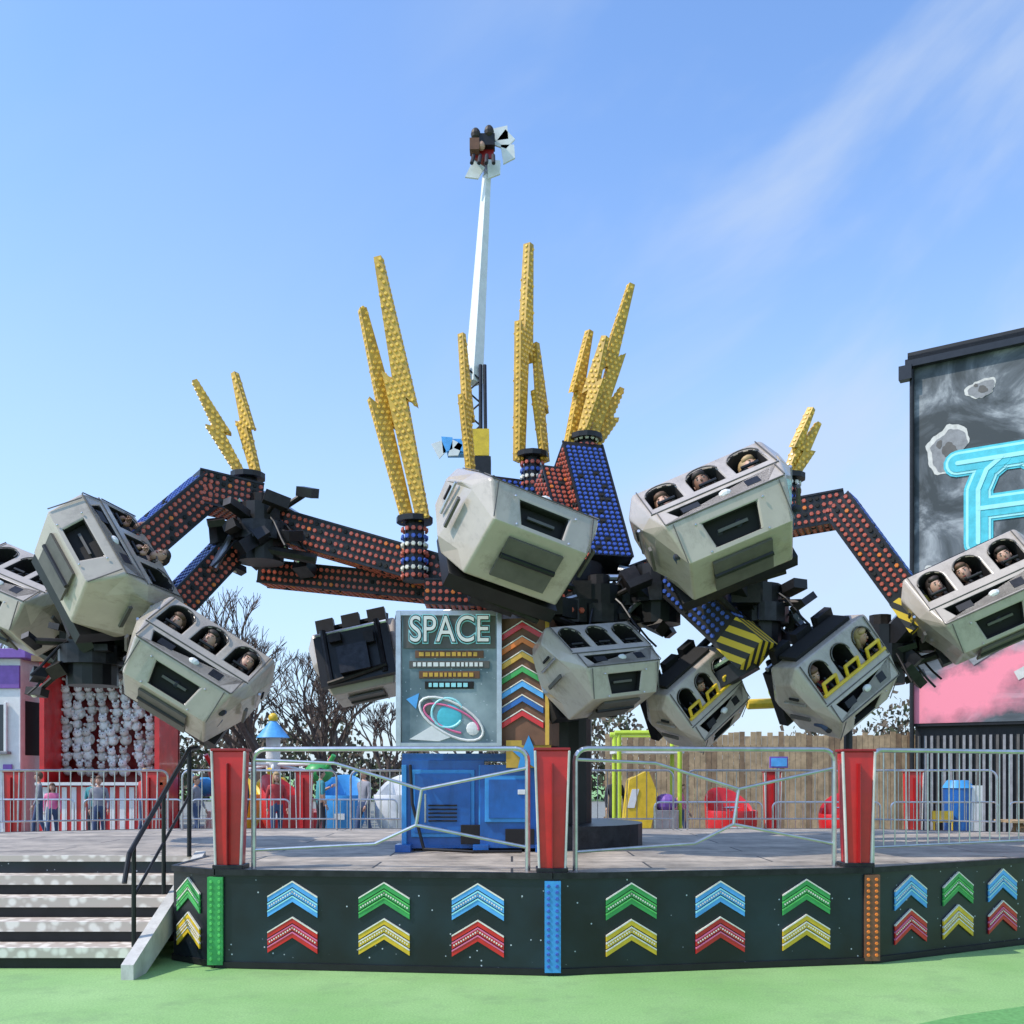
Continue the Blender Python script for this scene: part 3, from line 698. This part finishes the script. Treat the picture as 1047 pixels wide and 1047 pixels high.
ls=[text('sign_lettering','SPACE',.38,'cyanlt',Matrix.Translation((-.64,SY-.062,3.10))@UP,.008,None,.022,sx=.76),
    text('sign_lettering_face','SPACE',.38,'cavity',Matrix.Translation((-.64,SY-.078,3.10))@UP,.004,None,.010,sx=.76),
    text('sign_lettering_core','SPACE',.38,'white',Matrix.Translation((-.64,SY-.088,3.10))@UP,.003,None,.0,sx=.76)]
for o in ls: par(o)
# chevron pillar
b=MB(); Mp=Matrix.Translation((.17,10.25,2.58))@Matrix.Rotation(R(-14),4,'Z')
b.box((0,0,0),(.56,.5,1.3),'brown',Mp)
for i,c in enumerate(['red','orange','gold','green','skyblue','blue','red']):
    b.prism([(x,z+.42-.15*i) for x,z in chevpoly(.22,.055,.13)],-.275,-.252,c,Mp); b.prism([(x,z+.48-.15*i) for x,z in chevpoly(.22,.012,.13)],-.28,-.252,'capwhite',Mp)
for s in(-1,1):
    b.box((s*.26,-.26,0),(.04,.03,1.3),'gold',Mp)
par(b.obj('chevron_pillar'))
b=MB(); P=[]
for k in range(10):
    a=R(90+36*k); r=.2 if k%2==0 else .09; P.append((.17+r*math.cos(a),1.83+r*math.sin(a)))
b.prism(P,10.0,9.96,'bluelt'); b.box((.17,10.08,1.84),(.46,.14,.28),'gold'); par(b.obj('star_panel'))
# ------------------------------------------------------------ booster ride behind
bo=empty('booster_ride_tower',(-.8,26,0))
def pb(o): o.parent=bo; o.matrix_parent_inverse=Matrix.Translation((.8,-26,0)); return o
b=MB()
b.tube((-1.02,26,12.0),(-.66,26,17.7),.25,'white',.11,n=4)
for s in(-.17,.17):
    b.tube((-1.0+s,26.1,0),(-1.0+s,26.1,12.4),.05,'darksteel'); b.tube((-1.0+s,25.8,0),(-1.0+s,25.8,12.4),.05,'darksteel')
z=.3
while z<12.2:
    b.tube((-1.17,25.8,z),(-.83,25.8,z+.3),.025,'darksteel'); b.tube((-.83,25.8,z+.3),(-1.17,25.8,z+.6),.025,'darksteel'); z+=.6
b.box((-.85,25.8,10.3),(.5,.4,.7),'yellow'); b.box((-.85,25.6,9.6),(.6,.5,.5),'black'); b.box((-1.45,25.8,10.2),(.5,.3,.4),'skyblue'); b.tube((-.7,25.8,10.6),(-.72,25.8,12.4),.05,'darksteel')
for k in range(4):
    M=Matrix.Translation((-1.9+.2*k,25.6,10.1+.12*(k%2)))@Matrix.Rotation(.4*k-.6,4,'Y'); b.prism([(-.14,-.2),(.12,-.14),(.18,.16),(-.1,.24)],-.03,.03,'skyblue' if k%2 else 'white',M)
b.box((-1,26,.4),(2.5,2.5,.8),'blue'); pb(b.obj('mast'))
b=MB()
b.box((-.78,26,17.98),(.6,.5,.3),'reddark'); b.box((-.70,25.7,18.2),(.5,.3,.3),'black'); b.ball((-.95,25.6,18.35),(.13,.13,.16),'hairdk'); b.ball((-.6,25.6,18.42),(.13,.13,.16),'hairdk'); b.ball((-.8,25.6,18.05),(.1,.1,.12),'skin')
b.box((-.98,25.65,18.05),(.25,.3,.3),'brown')
for x,z,a in((-.22,18.3,.5),(-.12,17.95,-.3),(-1.0,17.5,.3),(-.5,17.55,-.2),(-.35,18.5,1.2)):
    M=Matrix.Translation((x,25.8,z))@Matrix.Rotation(a,4,'Y'); b.prism([(-.18,-.22),(.16,-.16),(.24,.18),(-.1,.28)],-.03,.03,'white',M)
for k in range(4): b.tube((-1.0+k*.17,25.6,17.8),(-1.05+k*.19,25.45,17.5),.05,'cloth_dark')
b.tube((-.66,26,17.5),(-.66,26,18),.12,'steel'); pb(b.obj('seat_gondola'))
# ------------------------------------------------------------ mural building
bd=empty('mural_building',(9.71,24,0)); d=Vector((2.14,-1.4,0)).normalized(); nv=Vector((-d.y,d.x,0))
MW=Matrix((d,nv,Vector((0,0,1)))).transposed().to_4x4(); MW.translation=Vector((9.85,24,0))
bd.matrix_world=MW
HB=11.7
def loc(bb,name,**k):
    o=bb.obj(name,**k); o.parent=bd; return o
b=MB(); b.box((8,.15,(HB+2.85)/2),(16,.3,HB-2.85),'mural'); b.box((.15,5.3,(HB)/2),(.3,10,HB),'hulldark'); loc(b,'walls')
b=MB(); b.box((8.0,5,HB+.10),(16.2,10.4,.18),'black'); b.box((8.0,-.12,HB-.02),(16.2,.16,.26),'blackpaint'); b.box((-.12,5,HB-.05),(.12,10.2,.26),'blackpaint'); b.box((-.15,-.14,HB-.28),(.3,.22,.34),'blackpaint'); b.tube((-.02,-.1,HB-.2),(-.02,-.1,0),.055,'black'); loc(b,'roof_edge_and_gutter')
b=MB(); b.box((8,.3,1.42),(16,.2,2.84),'black')
for k in range(110): b.box((.1+k*.145,.17,1.3),(.06,.07,2.5),'grey' if k%3 else 'hulldark')
b.box((8,.1,2.85),(16,.16,.14),'black'); loc(b,'slatted_base')
def blob(b,cu,cz,r,mat,y,seed,sq=1):
    rr=random.Random(seed); P=[]
    ph=[rr.uniform(0,6.28) for _ in range(6)]
    for k in range(48):
        a=2*math.pi*k/48; q=r*(1+.14*math.sin(2*a+ph[0])+.09*math.sin(3*a+ph[1])+.05*math.sin(5*a+ph[2])+.035*math.sin(9*a+ph[3])+.025*math.sin(14*a+ph[4])); P.append((cu+q*math.cos(a),cz+q*sq*math.sin(a)))
    b.prism(P,y,y+.004,mat)
b=MB()
for cu,cz,r,sd,sq in((1.5,10.75,.30,1,.8),(.75,9.45,.46,2,1.2),(2.9,10.2,.4,3,.8),(.5,6.4,.28,4,1.2),(4.5,9.9,.6,5,.8)):
    blob(b,cu,cz,r,'offwhite',-.006,sd,sq); blob(b,cu+r*.08,cz-r*.08,r*.85,'grey',-.011,sd,sq); blob(b,cu+r*.15,cz-.1*r,r*.35,'hulldark',-.016,sd+9,sq)
    blob(b,cu-r*.35,cz+.3*r,r*.16,'hulldark',-.016,sd+4,sq)
b.prism([(1.2,4.4),(3.2,5.6),(3.3,5.45),(1.35,4.2)],-.02,-.004,'grey'); b.prism([(2.2,4.0),(4.0,5.0),(4.0,4.7),(2.3,3.8)],-.02,-.004,'offwhite')
for k in range(4): b.prism([(2.0+k*.5,5.2),(2.3+k*.5,5.4),(2.3+k*.5,6.1),(2.05+k*.5,5.9)],-.02,-.004,'cyan')
loc(b,'painted_asteroids')
def stroke(b,pts,w,mat,y):
    for a,c in zip(pts,pts[1:]):
        a=Vector(a);c=Vector(c);e=(c-a).normalized();nn=Vector((-e.y,e.x))*w/2
        b.prism([tuple(a-nn),tuple(c-nn),tuple(c+nn),tuple(a+nn)],y,y+.012,mat)
    for p in pts:
        b.prism([(p[0]+w/2*math.cos(R(t)),p[1]+w/2*math.sin(R(t))) for t in range(0,360,24)],y-.001,y+.011,mat)
b=MB(); U0=1.45;Z0=7.1
for dx,ST in((0,[[(0,0),(0,1.25),(.18,1.7),(.5,1.95),(1.0,1.95),(1.32,1.7),(1.45,1.3),(1.45,0)],[(0,.80),(1.45,.80)],[(-.45,1.95),(.5,1.95)]]),
             (2.5,[[(-.4,1.95),(1.4,1.95)],[(.5,1.95),(.5,0)]]),
             (4.9,[[(0,0),(-.3,.4),(-.3,1.5),(0,1.95),(1.0,1.95),(1.3,1.5),(1.3,.4),(1.0,0),(0,0)]]),
             (7.3,[[(0,0),(0,1.95),(.8,.9),(1.6,1.95),(1.6,0)]])):
    for wd,mat,yy in((.64,'cyan',-.02),(.54,'cyanlt',-.035),(.42,'cyan',-.05),(.10,'cyanlt',-.065)):
        for s_ in ST: stroke(b,[(U0+dx+a,Z0+c) for a,c in s_],wd,mat,yy-.002*ST.index(s_))
loc(b,'mural_lettering')
# ------------------------------------------------------------ background: fence, stalls
b=MB(); x=2.4; rr=random.Random(11)
while x<10.4:
    h=2.62+rr.uniform(-.06,.06); b.box((x,24.5,h/2),(.13,.03,h),'wood' if rr.random()<.7 else 'wooddark'); x+=.14
for z in(.5,1.4,2.3): b.box((6.3,24.54,z),(8.0,.04,.09),'wooddark')
b.obj('wooden_fence')
ps=empty('prize_stall',(-8.7,21,0)); b=MB(); PI=Matrix.Translation((8.7,-21,0))
b.box((-8.6,21.6,1.8),(2.5,.1,3.6),'reddark'); b.box((-9.8,21,1.8),(.1,1.2,3.6),'red'); b.box((-7.4,21,1.8),(.1,1.2,3.6),'red'); b.box((-8.6,21,3.65),(2.7,1.5,.12),'wooddark'); b.box((-8.6,20.4,.5),(2.4,.1,1.0),'red'); b.box((-8.6,20.4,1.05),(2.5,.4,.06),'white')
for k in range(12): b.box((-9.7+k*.2,20.34,.5),(.1,.02,.96),'white')
o=b.obj('stall_frame'); o.parent=ps; o.matrix_parent_inverse=PI
b=MB(); rr=random.Random(5)
for r in range(7):
    for k in range(9):
        x=-9.68+k*.262+rr.uniform(-.06,.06); z=1.3+r*.33+rr.uniform(-.05,.05); c=rr.choice(['white','white','white','offwhite','offwhite']); q=rr.uniform(.85,1.15)
        b.ball((x,21.3,z),(.12*q,.1,.13*q),c,8,6); b.ball((x+rr.uniform(-.02,.02),21.2,z+.15),(.09*q,.08,.08*q),c,8,5)
        for s in(-1,1): b.ball((x+s*.06,21.2,z+.23),(.03,.02,.04),c,6,4); b.ball((x+s*.09,21.2,z+.03),(.035,.06,.035),c,6,4); b.ball((x+s*.03,21.12,z+.16),(.01,.01,.01),'hairdk',5,4)
o=b.obj('plush_toys',smooth=True); o.parent=ps; o.matrix_parent_inverse=PI
ps.location=(-11.19,27,0); ps.scale=(1.286,)*3
b=MB(); b.box((-12.4,22.5,1.9),(3.4,2.4,3.8),'white'); b.box((-12.4,22.5,3.9),(3.8,2.8,.2),'purple'); b.box((-12.4,21.28,3.4),(3.4,.06,.5),'purple'); b.box((-11.7,21.27,2.3),(1.4,.05,1.0),'glass'); b.box((-11.7,21.24,1.75),(1.6,.25,.06),'grey')
for x in(-12.4,-11.7,-11.0): b.box((x,21.25,2.3),(.06,.06,1.1),'white')
for k in range(8): b.box((-13.9+k*.42,21.26,.8),(.2,.03,1.4),'purple')
b.box((-10.72,22,2.3),(.05,1,1.2),'cavity'); o=b.obj('ticket_kiosk',bevel=.01); o.scale=(1.25,)*3
b=MB()
for k in range(12):
    x=-20+k*.7; b.tube((x,32,0),(x,32,6.2),.06,'steel'); b.tube((x,32,4.9),(x+.7,32,6.2),.045,'steel'); b.tube((x,32,6.2),(x+.7,32,4.9),.045,'steel')
b.tube((-20,32,6.2),(-11.6,32,6.2),.07,'white'); b.tube((-20,32,4.9),(-11.6,32,4.9),.07,'white'); b.obj('steel_truss_ride')
# small octopus-style children's ride between the stall and the tree
b=MB(); cx,cy=-7.2,29.5
b.tube((cx,cy,0),(cx,cy,.5),2.0,'red',1.9,n=24); b.tube((cx,cy,.5),(cx,cy,2.9),.22,'white',n=12); b.tube((cx,cy,2.7),(cx,cy,3.2),.5,'skyblue',.1,n=16); b.ball((cx,cy,3.3),(.15,.15,.15),'yellow')
for k in range(8):
    a=k*math.pi/4+.2; d_=Vector((math.cos(a),math.sin(a),0)); e_=Vector((cx,cy,0))+d_*1.9
    b.tube((cx,cy,1.9),(e_.x,e_.y,1.5+.4*(k%2)),.05,'white'); c_=('bluelt','red','yellow','green')[k%4]; z_=1.25+.4*(k%2)
    b.ball((e_.x,e_.y,z_),(.42,.42,.32),c_,14,8); b.ball((e_.x,e_.y,z_+.2),(.25,.25,.2),'cavity',10,6); b.tube((e_.x+d_.x*.3,e_.y+d_.y*.3,z_+.1),(e_.x+d_.x*.6,e_.y+d_.y*.6,z_+.5),.07,c_)
b.obj('childrens_carousel',smooth=True)
for x,y in((-10.6,20.8),(-7.6,20.6),(-4.2,19.8),(5.1,19.2),(7.7,18.8),(-11.4,21)):
    gatepost(x,y,1.2,0,1.65)
def barrier(x0,y0,x1,y1): hoop((x0,y0),(x1,y1),1,.05,1.1,0,rr=.018)
for k in range(5): barrier(-11+k*2.2,20,-8.9+k*2.2,20)
for k in range(4): barrier(2.6+k*2.2,18.2,4.7+k*2.2,18.2)
def tub(x,y,r=.45,mat='red',a=0):
    b=MB(); n=20; M=Matrix.Translation((x,y,.12))@Matrix.Rotation(a,4,'Z')
    prf=[(.05,0),(.7,.02),(.95,.3),(1.02,.75),(1.0,.8),(.9,.75),(.85,.35),(.6,.3),(.05,.3)]
    vs=[];fs=[]
    for j,(q,z) in enumerate(prf):
        for i in range(n):
            t=2*math.pi*i/n; hh=z*(1+.55*max(0,math.cos(t-math.pi/2)))
            if z<.5 : hh=z
            vs.append((q*r*math.cos(t),q*r*math.sin(t),hh*r*2))
    for j in range(len(prf)-1):
        for i in range(n): fs.append((j*n+i,j*n+(i+1)%n,(j+1)*n+(i+1)%n,(j+1)*n+i))
    b.add(vs,fs,mat,M); b.tube((x,y,0),(x,y,.14),r*.6,'darksteel',n=14); b.tube((x,y-.1*r,.6),(x,y-.1*r,.95),.03,'steel'); b.ball((x,y-.1*r,.97),(.16,.16,.03),'steel')
    b.box((x,y-r*1.0,.55),(.25,.03,.15),'white')
    b.obj('spinning_tub_seat',smooth=True)
tub(4.25,19,.50,'red',.3); tub(6.4,18.9,.46,'red',-.4); tub(-4.3,25,.6,'bluelt',.1); tub(-3.0,25.5,.6,'white',-.3); tub(-5.9,25.3,.6,'red',1); tub(-7.2,25.8,.6,'yellow',.5)
b=MB()
for x in(2.3,3.6): b.tube((x,21,0),(x,21,2.5),.05,'lime'); b.tube((x,22,0),(x,22,2.5),.05,'lime')
b.tube((2.2,21,2.5),(3.7,21,2.5),.06,'lime'); b.tube((2.2,22,2.5),(3.7,22,2.5),.06,'lime'); b.box((2.95,21.5,2.1),(1.5,1,.08),'white')
b.prism([(2.35,.2),(2.9,.2),(3.1,1.2),(2.9,1.7),(2.5,1.5)],20.8,21.4,'yellow'); b.prism([(2.45,.9),(2.6,.9),(2.7,1.3),(2.55,1.3)],20.78,20.8,'white'); b.box((3.3,21,.5),(.5,.4,.7),'grey'); b.ball((3.3,21,1.0),(.25,.22,.2),'purple',14,8)
b.obj('childrens_ride_frame',bevel=.01)
b=MB(); b.box((4.2,13.2,2.85),(.9,.1,.07),'lime'); b.tube((3.4,12.9,2.7),(4.9,13.1,3.2),.06,'lime'); b.tube((3.1,12.9,2.55),(4.2,13.0,2.6),.07,'yellow'); b.box((4.4,13,3.05),(.4,.2,.5),'lime'); b.tube((4.5,13.1,.83),(4.5,13.1,3.0),.06,'darksteel'); b.obj('lime_loading_signal',bevel=.01)
b=MB(); b.box((5.15,18.9,1.85),(.35,.05,.22),'purple'); b.box((5.15,18.87,1.85),(.3,.02,.16),'skyblue'); b.tube((5.15,18.95,0),(5.15,18.95,1.8),.03,'steel'); b.obj('information_sign')
b=MB(); b.tube((8.75,19.2,.1),(8.75,19.2,1.35),.26,'blue',.28,n=18); b.tube((8.75,19.2,1.35),(8.75,19.2,1.5),.30,'bluelt',.2,n=18); b.box((8.98,19.0,.75),(.3,.03,1.3),'white'); b.tube((8.75,19.2,0),(8.75,19.2,.1),.22,'black',n=18); b.obj('blue_litter_bin',smooth=True)
b=MB()
for x in(8.15,8.5):
    b.tube((x,18.9,0),(x,18.9,.9),.02,'yellow'); b.tube((x,18.5,0),(x,18.5,.45),.02,'yellow')
b.box((8.32,18.7,.46),(.42,.44,.04),'yellow'); b.box((8.32,18.9,.8),(.4,.04,.22),'yellow'); b.obj('yellow_chair')
b=MB()
for k in range(4): b.box((10.0,17.9+k*.17,.75),(1.8,.15,.04),'wood')
for y in(17.4,18.9): b.box((10.0,y,.45),(1.8,.22,.04),'wood')
for x in(9.4,10.6):
    b.beam((x,17.6,0),(x,18.1,.73),.08,.05,'wooddark'); b.beam((x,18.7,0),(x,18.2,.73),.08,.05,'wooddark'); b.beam((x,17.3,.41),(x,19,.41),.05,.08,'wooddark')
b.obj('picnic_table')
for k,(x,y,m,a) in enumerate([(-10.9,23.2,0,20),(-11.6,24,2,-60),(-10.0,23.4,3,0),(-9.0,24,4,150),(2.35,22.3,1,10),(-7.3,22.6,2,80),(-6.3,23,1,-90),(-5.3,22,4,30),(-8.3,22.5,1,60),(-3.4,22.5,2,-40),(3.9,22.6,0,70),(-9.5,22.5,2,20),(-4.6,23.5,3,120),(-6.8,24.5,0,10)]):
    o=bpy.data.objects.new('person',WALK[m]); scene.collection.objects.link(o); o.location=(x,y,.004); o.rotation_euler=(0,0,R(a)); s=1-.05*(k%3)
    if m==0: s=.8
    o.scale=(s,s,s)
# trees
def tree(x,y,h,seed,name='bare_tree'):
    rr=random.Random(seed); b=MB()
    def grow(p,d,l,r,k):
        e=p+d*l; b.tube(p,e,r,'bark',r*.7,n=5 if k<3 else 3,cap=False)
        if k>=7: return
        for i in range(3 if k in(0,1,4,5,6) else 2):
            nd=(d+Vector((rr.uniform(-1,1),rr.uniform(-1,1),rr.uniform(-.25,.6)))*.62).normalized()
            grow(e if i else p+d*l*rr.uniform(.6,1),nd,l*rr.uniform(.68,.86),max(r*.66,.012),k+1)
    grow(Vector((x,y,0)),Vector((0,0,1)),h*.23,h*.024,0); b.obj(name,fixn=False)
tree(-8.7,34,8.8,1); tree(-6.6,36,7.0,4); tree(-10.6,38,7.8,8); tree(-17.5,36,8.4,12); tree(-7.6,40,7.8,21); tree(-4.9,38,5.6,33); tree(-9.4,36,8.2,45)
b=MB(); rr=random.Random(9)
for k in range(22000):
    x=rr.uniform(-45,30); hh=3.6+1.3*math.sin(x*.35)+.8*math.sin(x*1.1+1)+.4*math.sin(x*3.1)+(1.2 if x<-15 else 0); y=58+rr.uniform(-3,3); z=hh*rr.random()**.8*(1+.08*rr.gauss(0,1))
    s=rr.uniform(.1,.24); M=Matrix.Translation((x,y,z))@Euler((rr.uniform(0,3),rr.uniform(0,3),rr.uniform(0,3))).to_matrix().to_4x4()
    b.add([(-s,-s*.4,0),(s,-s*.3,0),(s*.7,s*.5,0),(-s*.6,s*.6,0)],[(0,1,2,3)],rr.choice(['foliage','foliage2','foliage2']),M)
b.obj('distant_hedge',fixn=False)
